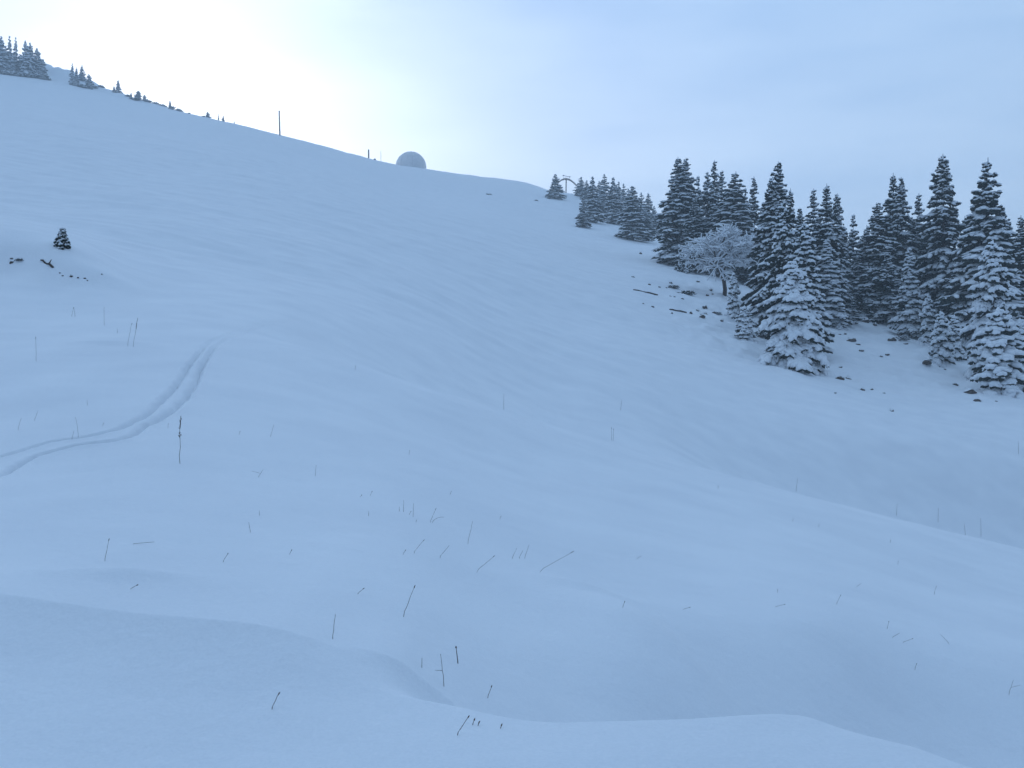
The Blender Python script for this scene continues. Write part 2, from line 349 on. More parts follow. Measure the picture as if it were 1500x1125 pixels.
def stamp(TV, TF, C, D, S, U, rng=None, jit=0.0):
    """copies of a template: centre C, axis vectors D, S, U (already scaled), each (n,3)"""
    C, D, S, U = (np.asarray(a, float) for a in (C, D, S, U)); n = len(C)
    T = np.broadcast_to(TV, (n, *TV.shape))
    if rng is not None and jit: T = T * (1 + jit * rng.standard_normal((n, TV.shape[0], 1)))
    P = C[:, None] + T[..., 0:1] * D[:, None] + T[..., 1:2] * S[:, None] + T[..., 2:3] * U[:, None]
    Fc = TF[None] + (np.arange(n) * len(TV))[:, None, None]
    return P.reshape(-1, 3), Fc.reshape(-1, 3)
def unit(v):
    v = np.asarray(v, float); return v / (np.linalg.norm(v, axis=-1, keepdims=True) + 1e-9)
def tube(pts, rad, sides=6):
    pts = np.asarray(pts, float); rad = np.broadcast_to(rad, len(pts)); n = len(pts)
    t = unit(np.gradient(pts, axis=0)); ref = np.where(np.abs(t[:, 2:3]) > .9, [[1., 0, 0]], [[0, 0, 1.]])
    a = unit(np.cross(t, ref)); b = np.cross(t, a); ang = np.arange(sides) * 2 * math.pi / sides
    V = (pts[:, None] + rad[:, None, None] * (np.cos(ang)[None, :, None] * a[:, None] + np.sin(ang)[None, :, None] * b[:, None])).reshape(-1, 3)
    i = np.arange(n * sides).reshape(n, sides); j = np.roll(i, -1, 1)
    Q = np.stack([i[:-1], j[:-1], j[1:], i[1:]], -1).reshape(-1, 4)
    T = []
    for ring, c in ((i[0][::-1], pts[0]), (i[-1], pts[-1])):
        V = np.vstack([V, c]); k = len(V) - 1
        T += [(ring[m], ring[(m + 1) % sides], k) for m in range(sides)]
    return V, np.vstack([np.stack([Q[:, 0], Q[:, 1], Q[:, 2]], -1), np.stack([Q[:, 0], Q[:, 2], Q[:, 3]], -1), np.array(T)])
class Bag:
    def __init__(s): s.V = []; s.F = []; s.n = 0
    def add(s, V, Fc):
        if len(V): s.V.append(np.asarray(V)); s.F.append(np.asarray(Fc) + s.n); s.n += len(V)
    def mesh(s, name, smooth_shade=True): return mesh_np(name, np.vstack(s.V), [np.vstack(s.F)], smooth_shade)

def spruce_meshes(name, seed, h=18., R=3.0, step=.42, per=6, droop=.35, snow=.5, lump=1.0, z0=.06, upper=.85, fine=1.0):
    """trunk, needle crown and the snow that lies on it, for a spruce standing at the origin"""
    g = np.random.default_rng(seed)
    tr = Bag(); nd = Bag(); sn = Bag()
    lean = g.normal(0, .006, 2) * h
    zs = np.linspace(-.6, h * .985, 9); tp = np.stack([lean[0] * (zs / h) ** 2, lean[1] * (zs / h) ** 2, zs], -1)
    tr.add(*tube(tp, np.maximum(.012 * h * (1 - zs / h) ** .8, .012), 7))
    FC, FD, FS, FU = [], [], [], []; SC, SD, SS, SU = [], [], [], []
    z = z0 * h; az = g.uniform(0, 6.28)
    side_gain = 1 + .16 * np.cos(np.linspace(0, 6.28, 24) - g.uniform(0, 6.28)) + g.normal(0, .07, 24)
    while z < h * .985:
        t = (z - z0 * h) / (h * (1 - z0)); prof = (1 - t) ** upper * (.72 + .28 * min(1, t / .12 + .25)); whorl = g.uniform(.80, 1.14)
        nb = max(3, int(round(per * (1.0 if t < .8 else .75))))
        for b in range(nb):
            a = az + b * 2 * math.pi / nb + g.normal(0, .3); zb = z + g.uniform(-.6, .6) * step
            L = R * prof * whorl * side_gain[int((a % 6.2832) / 6.2832 * 24) % 24] * g.uniform(.58, 1.18) + .10
            if g.random() < .08: continue
            dirh = np.array([math.cos(a), math.sin(a), 0]); sd = np.array([-dirh[1], dirh[0], 0])
            up = .42 * t + .05 + g.normal(0, .10) - droop * .35; dr = droop * (1.15 - .75 * t) * g.uniform(.6, 1.35); tip = dr * .42
            n = max(3, int(L / (.30 / fine) + 1)); s = (np.arange(n) + .6) / n
            zz = L * (up * s - dr * s ** 2 + tip * s ** 3)
            c0 = np.array([np.interp(zb, zs, tp[:, 0]), np.interp(zb, zs, tp[:, 1]), zb])
            P = c0 + dirh * (L * s)[:, None] + np.array([0, 0, 1.]) * zz[:, None] + g.normal(0, .04, (n, 3))
            tang = unit(dirh + np.array([0, 0, 1.]) * (up - 2 * dr * s + 3 * tip * s ** 2)[:, None])
            if L > .8: nd.add(*tube(np.vstack([c0, P[::2]]), np.linspace(.03, .01, len(P[::2]) + 1), 3))
            load = snow * (g.uniform(.9, 1.35) if g.random() < .30 + .72 * snow else g.uniform(.05, .5))
            if load > .4 and L > .7:                              # a long pad of snow lies along the branch
                for f in ((.62, .9) if L > 1.6 else (.75,)):
                    k = min(n - 1, int(f * n)); q = tang[k]; sv = sd; uv = np.cross(q, sv); ww = (.10 + .13 * min(L, 2.4)) * lump ** .5 * g.uniform(.7, 1.2)
                    SC.append(P[k] + uv * .10); SD.append(q * L * .20); SS.append(sv * ww); SU.append(uv * (.07 + .05 * lump))
            for k in range(n):
                wid = L * .40 * math.sin(math.pi * (.12 + .80 * s[k])) ** .8 + .07
                tw = [(tang[k], L / n * 1.15, .0)]
                if s[k] > .16:
                    for sg in (-1, 1):
                        q = unit(tang[k] * .75 + sd * sg * g.uniform(.7, 1.1) + np.array([0, 0, -g.uniform(.05, .6) * (.4 + droop)]))
                        tw.append((q, wid * g.uniform(.55, 1.15), 1.))
                for q, ln, is_side in tw:
                    c = P[k] + q * ln * .5 * is_side
                    w = .055 + .11 * min(1, ln) * g.uniform(.7, 1.3)
                    sv = unit(np.cross([0, 0, 1.], q)); uv = np.cross(q, sv)
                    FC.append(c + [0, 0, -w * .7]); FD.append(q * ln * .62); FS.append(sv * w * 1.1); FU.append(uv * w * 1.7)
                    if g.random() < load:
                        k2 = lump * g.uniform(.7, 1.35); hw = (w * 1.0 + .03) * k2
                        SC.append(c + uv * w * .55 + [0, 0, hw * .15]); SD.append(q * (ln * .46 * min(1.25, k2) + .03)); SS.append(sv * hw); SU.append(uv * hw * .62)
        z += step * g.uniform(.75, 1.25) * (1.0 if t < .75 else .8); az += 2.4 + g.normal(0, .3)
    nd.add(*stamp(OCT_V, OCT_F, FC, FD, FS, FU, g, .18))
    # leading shoot
    top = tp[-1]; nd.add(*tube([top + [0, 0, -.5], top + [0, 0, .015 * h + .12]], [.06 * lump + .02, .015], 5))
    SC.append(top + [0, 0, -.02]); SD.append([.09 * lump, 0, 0]); SS.append([0, .09 * lump, 0]); SU.append([0, 0, .2 * lump])
    sn.add(*stamp(BLOB_V, BLOB_F, SC, SD, SS, SU, g, .10))
    return tr.mesh(name + '_trunk'), nd.mesh(name + '_crown', False), sn.mesh(name + '_snow')

PROTO = {}
def proto(key, **kw):
    if key not in PROTO: PROTO[key] = (spruce_meshes(key, **kw), kw['h'], kw['R'])
    return PROTO[key]
SPEC = {  # kinds of spruce in the photograph
 'tall0': dict(seed=1, h=21., R=3.0, step=.50, per=8, droop=.58, snow=.56, upper=.74), 'tall1': dict(seed=2, h=21., R=2.7, step=.50, per=8, droop=.70, snow=.66, upper=.80),
 'tall2': dict(seed=3, h=20., R=3.4, step=.50, per=8, droop=.62, snow=.68, upper=.76), 'tall3': dict(seed=4, h=18., R=2.2, step=.58, per=7, droop=.52, snow=.52, upper=.85),
 'tall4': dict(seed=5, h=20., R=3.0, step=.50, per=8, droop=.75, snow=.58, upper=.72), 'tall5': dict(seed=6, h=19., R=2.6, step=.52, per=8, droop=.50, snow=.54, upper=.88),
 'mid0': dict(seed=11, h=12., R=2.5, step=.36, per=7, droop=.55, snow=.80, lump=1.2, upper=.75), 'mid1': dict(seed=12, h=12., R=2.1, step=.38, per=6, droop=.48, snow=.72, lump=1.15),
 'mid2': dict(seed=13, h=12., R=2.4, step=.38, per=6, droop=.60, snow=.60, lump=1.1, upper=.7),
 'laden': dict(seed=21, h=11., R=3.9, step=.30, per=8, droop=.85, snow=1.0, lump=1.75, upper=.58, z0=.03),
 'laden1': dict(seed=22, h=13., R=3.7, step=.40, per=7, droop=.75, snow=.92, lump=1.5, upper=.60, z0=.05),
 'slim': dict(seed=14, h=10., R=1.4, step=.36, per=6, droop=.62, snow=.95, lump=1.45, upper=.8),
 'small0': dict(seed=31, h=5., R=1.25, step=.25, per=6, droop=.6, snow=.95, lump=1.5, upper=.7, z0=.03), 'small1': dict(seed=32, h=5., R=1.5, step=.25, per=6, droop=.65, snow=.95, lump=1.6, upper=.6, z0=.03),
 'far0': dict(seed=41, h=14., R=2.6, step=.52, per=6, droop=.42, snow=.60, lump=1.2, fine=.75), 'far1': dict(seed=42, h=14., R=3.2, step=.52, per=6, droop=.48, snow=.64, lump=1.2, fine=.75),
 'rime0': dict(seed=51, h=11., R=2.3, step=.50, per=6, droop=.4, snow=.8, lump=1.4, fine=.7), 'rime1': dict(seed=52, h=10., R=3.0, step=.48, per=6, droop=.4, snow=.85, lump=1.5, fine=.7, upper=.6),
 'tiny': dict(seed=63, h=1.5, R=.5, step=.065, per=6, droop=.25, snow=.85, lump=.7, fine=2.6, z0=.04),
}
WIDEN = {'tall': 1.38, 'mid': 1.12, 'lade': .93, 'smal': 1.1, 'slim': 1.15, 'far': 1.25, 'rime': 1.2, 'tiny': 1.0}
rs = random.Random(7)
def spruce(key, px, top, base=None, Y=None, w=None, label='', group=None, sink=.25, cat='tree', y0=60):
    """a spruce whose tip shows at (px, top); its foot is found on the ground at row `base`, or at depth Y"""
    (tm, cm, sm), h0, R0 = proto(key, **SPEC[key])
    x, y, z = ground(px, base, y0) if base is not None else ground_at(px, Y)
    hh = (CY - top) / F * y - z
    sx = (w / 2 / F * y) / R0 * WIDEN[key.rstrip('0123456789')[:4]]
    e = ob('spruce_tree', None, loc=(x, y, z - sink), rot=(0, 0, rs.uniform(0, 6.28)), scale=(sx, sx, (hh + sink) / h0))
    e.empty_display_size = .3
    tag(e, label, cat, group)
    ob('trunk', tm, M_bark, e)
    for n_, m_, k_ in (('crown', cm, M_needle), ('snow_cover', sm, M_tsnow)): ob(n_, m_, k_, e)['kind'] = 'stuff'
    return e

def stone_mesh(name, seed, flat=.55, cap=.5):
    g = np.random.default_rng(seed); V = BALL_V.copy(); flat *= 1.35
    k = 1 + .6 * (fbm(V[:, 0] * 1.4 + seed, V[:, 1] * 1.4 + V[:, 2] * 1.1, 3, seed)) + .10 * g.standard_normal(len(V))
    V = V * np.maximum(k, .35)[:, None] * [1, .75, flat]
    body = mesh_np(name, V, [BALL_F], False)
    up = V[:, 2] > cap * flat
    W = V.copy(); W = W * 1.02 + [0, 0, .06]; W[:, 2] = np.where(up, W[:, 2] + .16 + .06 * g.standard_normal(len(V)) , W[:, 2])
    keep = up[BALL_F].all(1)
    return body, mesh_np(name + '_cap', W, [BALL_F[keep]], True)
STONES = [stone_mesh('stone_%d' % i, 100 + i, (.5, .65, .4, .55)[i], (.18, .05, .12, .22)[i]) for i in range(4)]
def stone(px, py, wpx, label, kind=None, group=None, y0=20, asp=1.0, name='stone', cat='stone'):
    kind = rs.randrange(4) if kind is None else kind
    x, y, z = ground(px, py, y0); r = wpx / 2 / F * y * .82
    e = ob(name, None, loc=(x, y, z - r * .05), rot=(rs.uniform(-.3, .3), rs.uniform(-.35, .35), rs.uniform(0, 6.28)), scale=(r, r * .9, r * asp))
    tag(e, label, cat, group); ob('stone_body', STONES[kind][0], M_rock, e); ob('snow_cap', STONES[kind][1], M_tsnow, e)['kind'] = 'stuff'; return e

def shrub_meshes(seed, n=46, h=1.0, snow=.8):
    """low dwarf-pine shrub: rising twigs with needle brushes and snow pads"""
    g = np.random.default_rng(seed); nd = Bag(); sn = Bag(); FC, FD, FS, FU = [], [], [], []; SC, SD, SS, SU = [], [], [], []
    for i in range(n):
        a = g.uniform(0, 6.28); el = g.uniform(.15, 1.35); L = g.uniform(.6, 1.1) * h
        d = np.array([math.cos(a) * math.cos(el) * 1.25, math.sin(a) * math.cos(el) * 1.25, math.sin(el) * .95])
        P = np.array([d * L * q - np.array([0, 0, .25 * L * q * q]) for q in (0, .35, .7, 1.0)]); nd.add(*tube(P, [.025, .018, .012, .006], 3))
        for q in (1, 2, 3):
            for _ in range(2):
                dd = unit(d + g.normal(0, .5, 3)); sv = unit(np.cross([0, 0, 1.], dd)); uv = np.cross(dd, sv); w = g.uniform(.05, .11); c = P[q] + g.normal(0, .07, 3)
                FC.append(c); FD.append(dd * g.uniform(.12, .24)); FS.append(sv * w); FU.append(uv * w)
                if g.random() < snow: SC.append(c + [0, 0, w * .8]); SD.append(dd * g.uniform(.1, .2)); SS.append(sv * w * 1.2); SU.append([0, 0, w * .7])
    nd.add(*stamp(OCT_V, OCT_F, FC, FD, FS, FU, g, .2)); sn.add(*stamp(BLOB_V, BLOB_F, SC, SD, SS, SU, g, .12))
    return nd.mesh('shrub_twigs_%d' % seed, False), sn.mesh('shrub_snow_%d' % seed)
SHRUBS = [shrub_meshes(200 + i, 60, 1.0, (.85, .6, .9)[i]) for i in range(3)]
def shrub(px, py, wpx, label, kind=None, group=None, Y=None, tall=1.0, y0=20):
    kind = rs.randrange(3) if kind is None else kind
    x, y, z = ground(px, py, y0) if Y is None else ground_at(px, Y); r = wpx / 2 / F * y / 1.15
    e = ob('snowy_shrub', None, loc=(x, y, z - .08 * r), rot=(0, 0, rs.uniform(0, 6.28)), scale=(r, r, r * tall)); tag(e, label, 'shrub', group)
    ob('twigs', SHRUBS[kind][0], M_needle, e)['kind'] = 'stuff'; ob('snow_cover', SHRUBS[kind][1], M_tsnow, e)['kind'] = 'stuff'; return e

# ------------------------------------------------------------------ the spruce wood on the right
W_ = 'spruces of the wood on the right'
for a in [
 ('tall2', 992, 229, 386, None, 58, 'tall twin-topped spruce, left tip, at the left end of the wood'),
 ('tall1', 1004, 232, None, 158, 50, 'tall spruce just right of the twin tip at the wood\'s left end'),
 ('far0', 1022, 258, None, 168, 36, 'narrow spruce tip peeking between the tall left pair and next group'),
 ('far1', 1036, 254, None, 155, 52, 'snowy spruce rising directly behind the bare snowy broadleaf tree'),
 ('tall3', 1046, 235, None, 158, 34, 'thin sparse spire standing above the snowy broadleaf tree'),
 ('tall3', 1057, 250, None, 160, 36, 'slim spruce right beside the thin sparse spire'),
 ('tall2', 1073, 252, None, 150, 66, 'broad snow-streaked spruce right behind the broadleaf tree'),
 ('far0', 1091, 276, None, 150, 36, 'shorter spruce in the notch right of the broad snow-streaked one'),
 ('tall3', 1105, 259, None, 152, 34, 'isolated dark spruce tip between two wide spruce groups'),
 ('tall0', 1141, 238, None, 118, 62, 'tallest spruce above the heavily snow-laden front tree'),
 ('tall4', 1131, 260, None, 117, 54, 'spruce leaning against the left side of that tallest centre spruce'),
 ('tall5', 1159, 276, None, 116, 46, 'spruce on the right shoulder of the tallest centre spruce'),
 ('tall3', 1191, 277, None, 140, 40, 'open-branched dark spruce left of the sharp middle spire'),
 ('tall5', 1208, 270, None, 130, 50, 'sharp dark middle spire between the centre group and right group'),
 ('tall4', 1226, 284, None, 134, 40, 'dark spruce touching the right side of the middle spire'),
 ('far0', 1250, 315, None, 136, 42, 'short pointed spruce in the dip of the treetop line'),
 ('tall4', 1286, 297, None, 135, 58, 'bushy dark spruce just left of the two close tips'),
 ('tall5', 1307, 254, None, 137, 50, 'left one of two close spruce tips right of the dip'),
 ('tall1', 1321, 260, None, 136, 48, 'right one of two close spruce tips right of the dip'),
 ('tall3', 1345, 284, None, 139, 42, 'slim spruce between the close tips and the tallest right spruce'),
 ('tall4', 1382, 227, None, 133, 68, 'tallest dark pointed spruce of the right group'),
 ('tall2', 1440, 233, None, 120, 84, 'very wide dark spruce with drooping tiers near the right edge'),
 ('tall3', 1478, 322, None, 124, 44, 'spruce half hidden behind the wide one near the right edge'),
 ('tall5', 1499, 316, None, 128, 52, 'spruce cut off by the right edge of the picture'),
 ('tall1', 1088, 300, None, 152, 40, 'spruce crowded behind the broadleaf tree\'s right side'),
 ('tall4', 1199, 318, None, 136, 40, 'low spruce crowded before the open-branched dark one'),
 ('tall1', 1263, 345, None, 140, 40, 'lowest treetop right of the dip in the treetop line'),
 ('tall5', 1352, 330, None, 138, 40, 'low treetop crowded left of the tallest right spruce'),
 ('tall4', 1428, 300, None, 132, 44, 'spruce on the left shoulder of the widest right tree'),
 ('tall2', 1488, 350, None, 132, 44, 'low spruce crowded before the right picture edge'),
 ('tall5', 1016, 290, None, 150, 44, 'spruce filling the wood between the left pair and the spire'),
 ('mid2', 1046, 300, None, 151, 50, 'dark spruce directly behind the broadleaf tree\'s crown'),
 ('tall4', 1066, 285, None, 154, 50, 'spruce crowded behind the broad snow-streaked one'),
 ('tall1', 1118, 300, None, 147, 44, 'spruce filling the gap left of the centre group'),
 ('tall0', 1172, 305, None, 128, 44, 'spruce filling the gap right of the centre group'),
 ('tall5', 1240, 335, None, 140, 44, 'low spruce crowded under the dip of the treetop line'),
 ('tall3', 1270, 330, None, 142, 44, 'spruce crowded left of the bushy dark one'),
 ('tall4', 1335, 318, None, 137, 46, 'spruce crowded behind the slim one of the right group'),
 ('tall2', 1362, 310, None, 136, 46, 'spruce hugging the left side of the tallest right spruce'),
 ('tall5', 1412, 318, None, 134, 48, 'spruce crowded between the tallest and the widest right trees'),
 ('tall4', 1466, 300, None, 130, 50, 'spruce on the right shoulder of the widest right tree'),
 ('mid0', 1181, 328, None, 104, 78, 'snowy spruce standing right behind the heavily laden front tree'),
 ('mid2', 1148, 300, None, 108, 66, 'snow-streaked spruce rising behind the laden front tree\'s left side'),
 ('slim', 1212, 352, None, 128, 48, 'slender white spruce right of the laden front tree'),
 ('laden', 1163, 384, 536, None, 108, 'heavily snow-laden drooping spruce, broadest at the front of the wood'),
 ('slim', 1333, 364, 495, None, 38, 'slim snow-covered young spruce below the two close tips'),
 ('mid2', 1262, 372, None, 135, 56, 'dark lower spruce filling the gap under the short pointed one'),
 ('mid2', 1300, 372, None, 134, 56, 'dark lower spruce left of the slim snow-covered young one'),
 ('laden1', 1456, 352, None, 102, 96, 'large drooping snow-covered spruce in front of the wide dark one'),
 ('mid2', 1402, 385, None, 126, 60, 'dark-hearted lower spruce between the two tallest right trees'),
 ('mid2', 1026, 330, None, 156, 52, 'shaded lower spruce left of the broadleaf tree'),
 ('mid2', 1100, 345, None, 150, 52, 'shaded lower spruce right of the broadleaf tree'),
 ('small0', 1074, 402, 466, None, 24, 'little snow-capped conical spruce before the broadleaf tree'),
 ('small1', 1090, 450, 497, None, 32, 'squat snow-buried spruce at the left foot of the laden tree'),
 ('small0', 1360, 432, 505, None, 26, 'leftmost of three small white spruces on the bank'),
 ('small1', 1378, 459, 530, None, 36, 'middle small white spruce above a dark stone'),
 ('small0', 1398, 463, 526, None, 32, 'rightmost of three small white spruces on the bank'),
 ('small1', 1461, 456, 574, None, 74, 'front bushy white spruce over the dark undercut bank'),
 ('small0', 1494, 470, 576, None, 50, 'white young spruce at the right edge over the undercut bank'),
 ('small1', 1229, 448, 478, None, 26, 'tiny white spruce right of the laden front tree'),
 ('mid1', 1240, 420, None, 131, 34, 'low snowy spruce in the shade behind the bank'),
]:
    k, px, top, base, Y, w, lab = a; spruce(k, px, top, base, Y, w, lab, W_)

# broadleaf tree with snow on every branch
def broadleaf(px, base, top, wpx):
    g = np.random.default_rng(77); x, y, z = ground(px, base, 60); hh = (CY - top) / F * y - z; rad = wpx / 2 / F * y
    tr = Bag(); tw = Bag(); sn = Bag()
    def grow(p, d, L, r, depth):
        n = 4; P = [np.array(p)]
        dd = np.array(d)
        for i in range(n):
            dd = unit(dd + g.normal(0, .14, 3) + np.array([0, 0, .05 if depth < 2 else -.06])); P.append(P[-1] + dd * L / n)
        P = np.array(P); bag = tr if depth == 0 else tw
        bag.add(*tube(P, np.linspace(r, r * .62, len(P)), 6 if depth < 2 else 3))
        if depth > 0:
            off = np.array([0, 0, r * .75 + .015]); sn.add(*tube(P + off, np.linspace(r * .8 + .045, r * .5 + .03, len(P)), 4))
        if depth == 4: return
        m = (8, 6, 5, 4)[depth]
        for i in range(m):
            f = g.uniform(.35, 1.0) if depth else g.uniform(.75, 1.0); q = P[0] + (P[-1] - P[0]) * f if depth else P[min(n, 3 + i % 2)]
            a = i * 2.4 + g.uniform(0, 1.2); spread = (1.0, .75, .75, .7)[depth]
            o = np.array([math.cos(a), math.sin(a), g.uniform(-.25, .5) if depth else g.uniform(0, .7)]); nd_ = unit(dd * (1 - spread * .5) + o * spread)
            grow(q, nd_, L * (.80, .66, .62, .6)[depth] * g.uniform(.75, 1.2), r * .55, depth + 1)
    grow((0, 0, -.3), (0.05, 0, 1), 3.0, .2, 0)
    allv = np.vstack(sn.V); sc = rad / np.percentile(np.abs(allv[:, 0]), 97); sz = hh / np.percentile(allv[:, 2], 99.3)
    e = ob('broadleaf_tree', None, loc=(x, y, z), scale=(sc, sc, sz)); tag(e, 'round bare broadleaf tree with snow on every branch', 'tree')
    ob('trunk', tr.mesh('broadleaf_trunk'), M_bark, e); ob('branches', tw.mesh('broadleaf_branches'), M_bark, e)['kind'] = 'stuff'; ob('snow_cover', sn.mesh('broadleaf_snow'), M_tsnow, e)['kind'] = 'stuff'
broadleaf(1061, 432, 330, 104)

# misty trees further up the slope
M_ = 'misty spruces up the slope'
for a in [
 ('far1', 813, 255, 291, None, 26, 'lone misty spruce left of the lift mast'),
 ('far0', 851, 259, None, 268, 20, 'first misty spruce right of the lift mast'),
 ('far0', 859, 264, None, 262, 18, 'misty spruce second from the lift mast, a little shorter'),
 ('far1', 868, 259, 326, None, 30, 'misty spruce third from the lift mast with snowy tiers'),
 ('far0', 854, 286, 333, None, 22, 'small misty spruce lowest at the left of the misty group'),
 ('far0', 878, 265, None, 250, 18, 'slim misty spruce left of the highest misty tip'),
 ('far0', 886, 255, None, 245, 26, 'misty spruce with the highest tip of its group'),
 ('far1', 898, 260, 328, None, 30, 'misty spruce in the middle of its group with bowed branches'),
 ('far0', 906, 266, None, 240, 20, 'misty spruce just right of the bowed middle one'),
 ('far0', 914, 269, None, 232, 20, 'misty spruce left of the broad front misty one'),
 ('far0', 920, 276, None, 226, 18, 'short misty tip beside the broad front misty spruce'),
 ('far1', 927, 273, 352, None, 52, 'broad front misty spruce nearest to the tall wood'),
 ('far0', 940, 282, None, 218, 24, 'misty spruce behind the broad front one\'s right side'),
 ('far0', 950, 283, None, 216, 26, 'rightmost tall misty spruce of the group'),
 ('far0', 958, 302, None, 212, 20, 'low misty spruce descending towards the tall wood'),
 ('far0', 971, 307, None, 208, 22, 'misty spruce in the gap before the tall wood'),
 ('far1', 876, 290, None, 236, 28, 'shaded lower misty spruce with a dark foot'),
 ('far1', 942, 305, None, 204, 36, 'low snowy misty spruce at the right foot of the broad one'),
]:
    k, px, top, base, Y, w, lab = a; spruce(k, px, top, base, Y, w, lab, M_, y0=100)

# small trees along the crest at the upper left
C_ = 'small rimed spruces on the left crest'
for i, a in enumerate([
 ('rime1', 2, 54, 93, 18, 'spruce cut by the left picture edge on the crest'), ('rime0', 14, 53, 96, 13, 'crest spruce with the highest tip near the left edge'),
 ('rime0', 23, 55, 98, 11, 'slim crest spruce standing right of the highest tip'), ('rime1', 37, 60, 102, 15, 'left one of the crest pair before the snow hump'),
 ('rime1', 44, 63, 105, 14, 'right one of the crest pair before the snow hump'), ('rime1', 54, 71, 108, 16, 'rounded crest spruce sloping towards the snow hump'),
 ('rime1', 63, 87, 111, 14, 'lowest crest spruce touching the snow hump'), ('rime1', 8, 72, 98, 20, 'low bushy crest spruce below the highest tip'),
 ('rime1', 30, 80, 103, 18, 'low bushy crest spruce under the crest pair'), ('rime0', 106, 93, 121, 9, 'thin crest spruce right of the snow hump'),
 ('rime0', 112, 99, 123, 8, 'shortest of three crest spires right of the hump'), ('rime0', 120, 96, 126, 11, 'third crest spire right of the hump'),
 ('rime1', 130, 109, 128, 11, 'rounded crest spruce right of the three spires'), ('rime0', 167, 126, 138, 6, 'shorter of two lone crest spruces'),
 ('rime0', 173, 117, 140, 9, 'taller of two lone crest spruces'), ('rime0', 192, 135, 147, 5, 'small pointed crest spruce left of the bushy one'),
 ('rime1', 203, 133, 149, 10, 'bushy crest spruce past the lone pair'), ('rime1', 212, 139, 151, 8, 'small crest spruce right of the bushy one'),
 ('rime0', 249, 147, 158, 6, 'tiny crest spruce before the crest shrubs end'), ('rime1', 304, 164, 174, 9, 'ragged small crest spruce left of the last three'),
 ('rime0', 320, 167, 177, 6, 'left one of the last close crest pair'), ('rime0', 327, 169, 180, 5, 'right one of the last close crest pair'), ('rime0', 343, 177, 184, 5, 'last tiny crest spruce towards the tall pole'),
]):
    k, px, top, base, w, lab = a; Yc = 287 + (i % 3) * 3
    spruce(k, px, top, None, Yc, w, lab, C_, sink=.3)
for px, Yc, w, lab in [
 (18,284,22,'snowy shrub below the left-edge crest trees'), (36,285,20,'snowy shrub below the crest pair'), (52,286,20,'snowy shrub below the rounded crest spruce'), (66,286,16,'snowy shrub at the left foot of the snow hump'),
 (5,283,20,'snowy shrub at the left picture edge on the crest'), (108,286,12,'snowy shrub left below the three crest spires'), (118,286,14,'snowy shrub below the third crest spire'), (128,287,14,'snowy shrub below the rounded spruce past the spires'),
 (138,289,12,'snowy shrub ending the spire group'), (148,292,9,'small shrub between spires and lone pair'), (187,289,9,'small shrub right of the lone pair'), (200,287,14,'snowy shrub under the bushy crest spruce'),
 (216,289,12,'snowy shrub right of the bushy crest spruce'), (228,291,12,'first of four low crest shrubs'), (238,291,13,'second of four low crest shrubs'), (251,290,14,'third of four low crest shrubs'), (262,288,11,'last of four low crest shrubs'),
 (298,284,6,'tiny shrub left of the ragged crest spruce'), (277,286,5,'tiny shrub in the middle of the bare crest')]:
    shrub(px, 0, w, lab, None, 'low shrubs on the left crest', Y=Yc, tall=.9)

# ------------------------------------------------------------------ dome, mast, poles
def dome(px, rowc, rpx, Y):
    Y = far(Y); x, y, z = (px - CX) / F * Y, Y, (CY - rowc) / F * Y; R = rpx / F * Y
    e = ob('dome', None, loc=(x, y, z)); tag(e, 'grey round dome building sitting on the snowy crest', 'dome')
    ns, nr_ = 48, 14; ph = np.linspace(math.radians(-25), math.pi / 2, nr_); th_ = np.arange(ns) * 2 * math.pi / ns
    V = np.array([(R*math.cos(p)*math.cos(t), R*math.cos(p)*math.sin(t), R*math.sin(p)) for p in ph[:-1] for t in th_] + [(0, 0, R)])
    i = np.arange((nr_-1)*ns).reshape(nr_-1, ns); j = np.roll(i, -1, 1); Q = np.stack([i[:-1], j[:-1], j[1:], i[1:]], -1).reshape(-1, 4)
    T = np.array([(i[-1][k], j[-1][k], len(V)-1) for k in range(ns)]); ob('shell', mesh_np('dome_shell', V, [Q, T]), M_dome, e)
    for k in range(8):                                            # raised seams between the membrane panels
        a = k * math.pi / 4 + .2; P = [(R*1.004*math.cos(p)*math.cos(a), R*1.004*math.cos(p)*math.sin(a), R*1.004*math.sin(p)) for p in np.linspace(-.3, 1.5, 14)]
        v, f = tube(P, .035, 4); ob('seam', mesh_np('dome_seam', v, [f]), M_rib, e)
    v, f = tube([(0, 0, R - .05), (0, 0, R + .18)], [.5, .35], 12); ob('top_cap', mesh_np('dome_cap', v, [f]), M_rib, e)
    P = [(R*.93*math.cos(t), R*.93*math.sin(t), -R*.37) for t in np.linspace(0, 2*math.pi, 40)]; v, f = tube(P, .25, 6); ob('base_ring', mesh_np('dome_base', v, [f]), M_rib, e)
dome(602, 245, 22.5, 303)
def post(px, top, Y, rad, label, lean=0., cap=True, name='pole', cat='pole'):
    x, y, z = ground_at(px, Y); hh = (CY - top) / F * y - z
    e = ob(name, None, loc=(x, y, z), rot=(0, lean, 0)); tag(e, label, cat)
    v, f = tube([(0, 0, -.4), (0, 0, hh * .5), (0, 0, hh)], [rad, rad * .9, rad * .8], 8); ob('shaft', mesh_np(name + '_shaft', v, [f]), M_wood, e)
    if cap: v, f = tube([(0, 0, hh), (0, 0, hh + rad)], [rad * .95, rad * .4], 8); ob('cap', mesh_np(name + '_cap', v, [f]), M_metal, e)
post(410, 163, 279, .4, 'tall bare wooden pole on the crest left of the dome', lean=-.03)
post(540, 220, 291, .45, 'short post on the crest left of the dome', name='marker_post', cat='post')
post(438.5, 204.5, 282, .16, 'tiny thin marker stick right of the tall pole', name='marker_stick', cat='stick', cap=False)
post(558, 221, 293, .12, 'thin faint rod between short post and dome', name='marker_rod', cat='rod', cap=False)
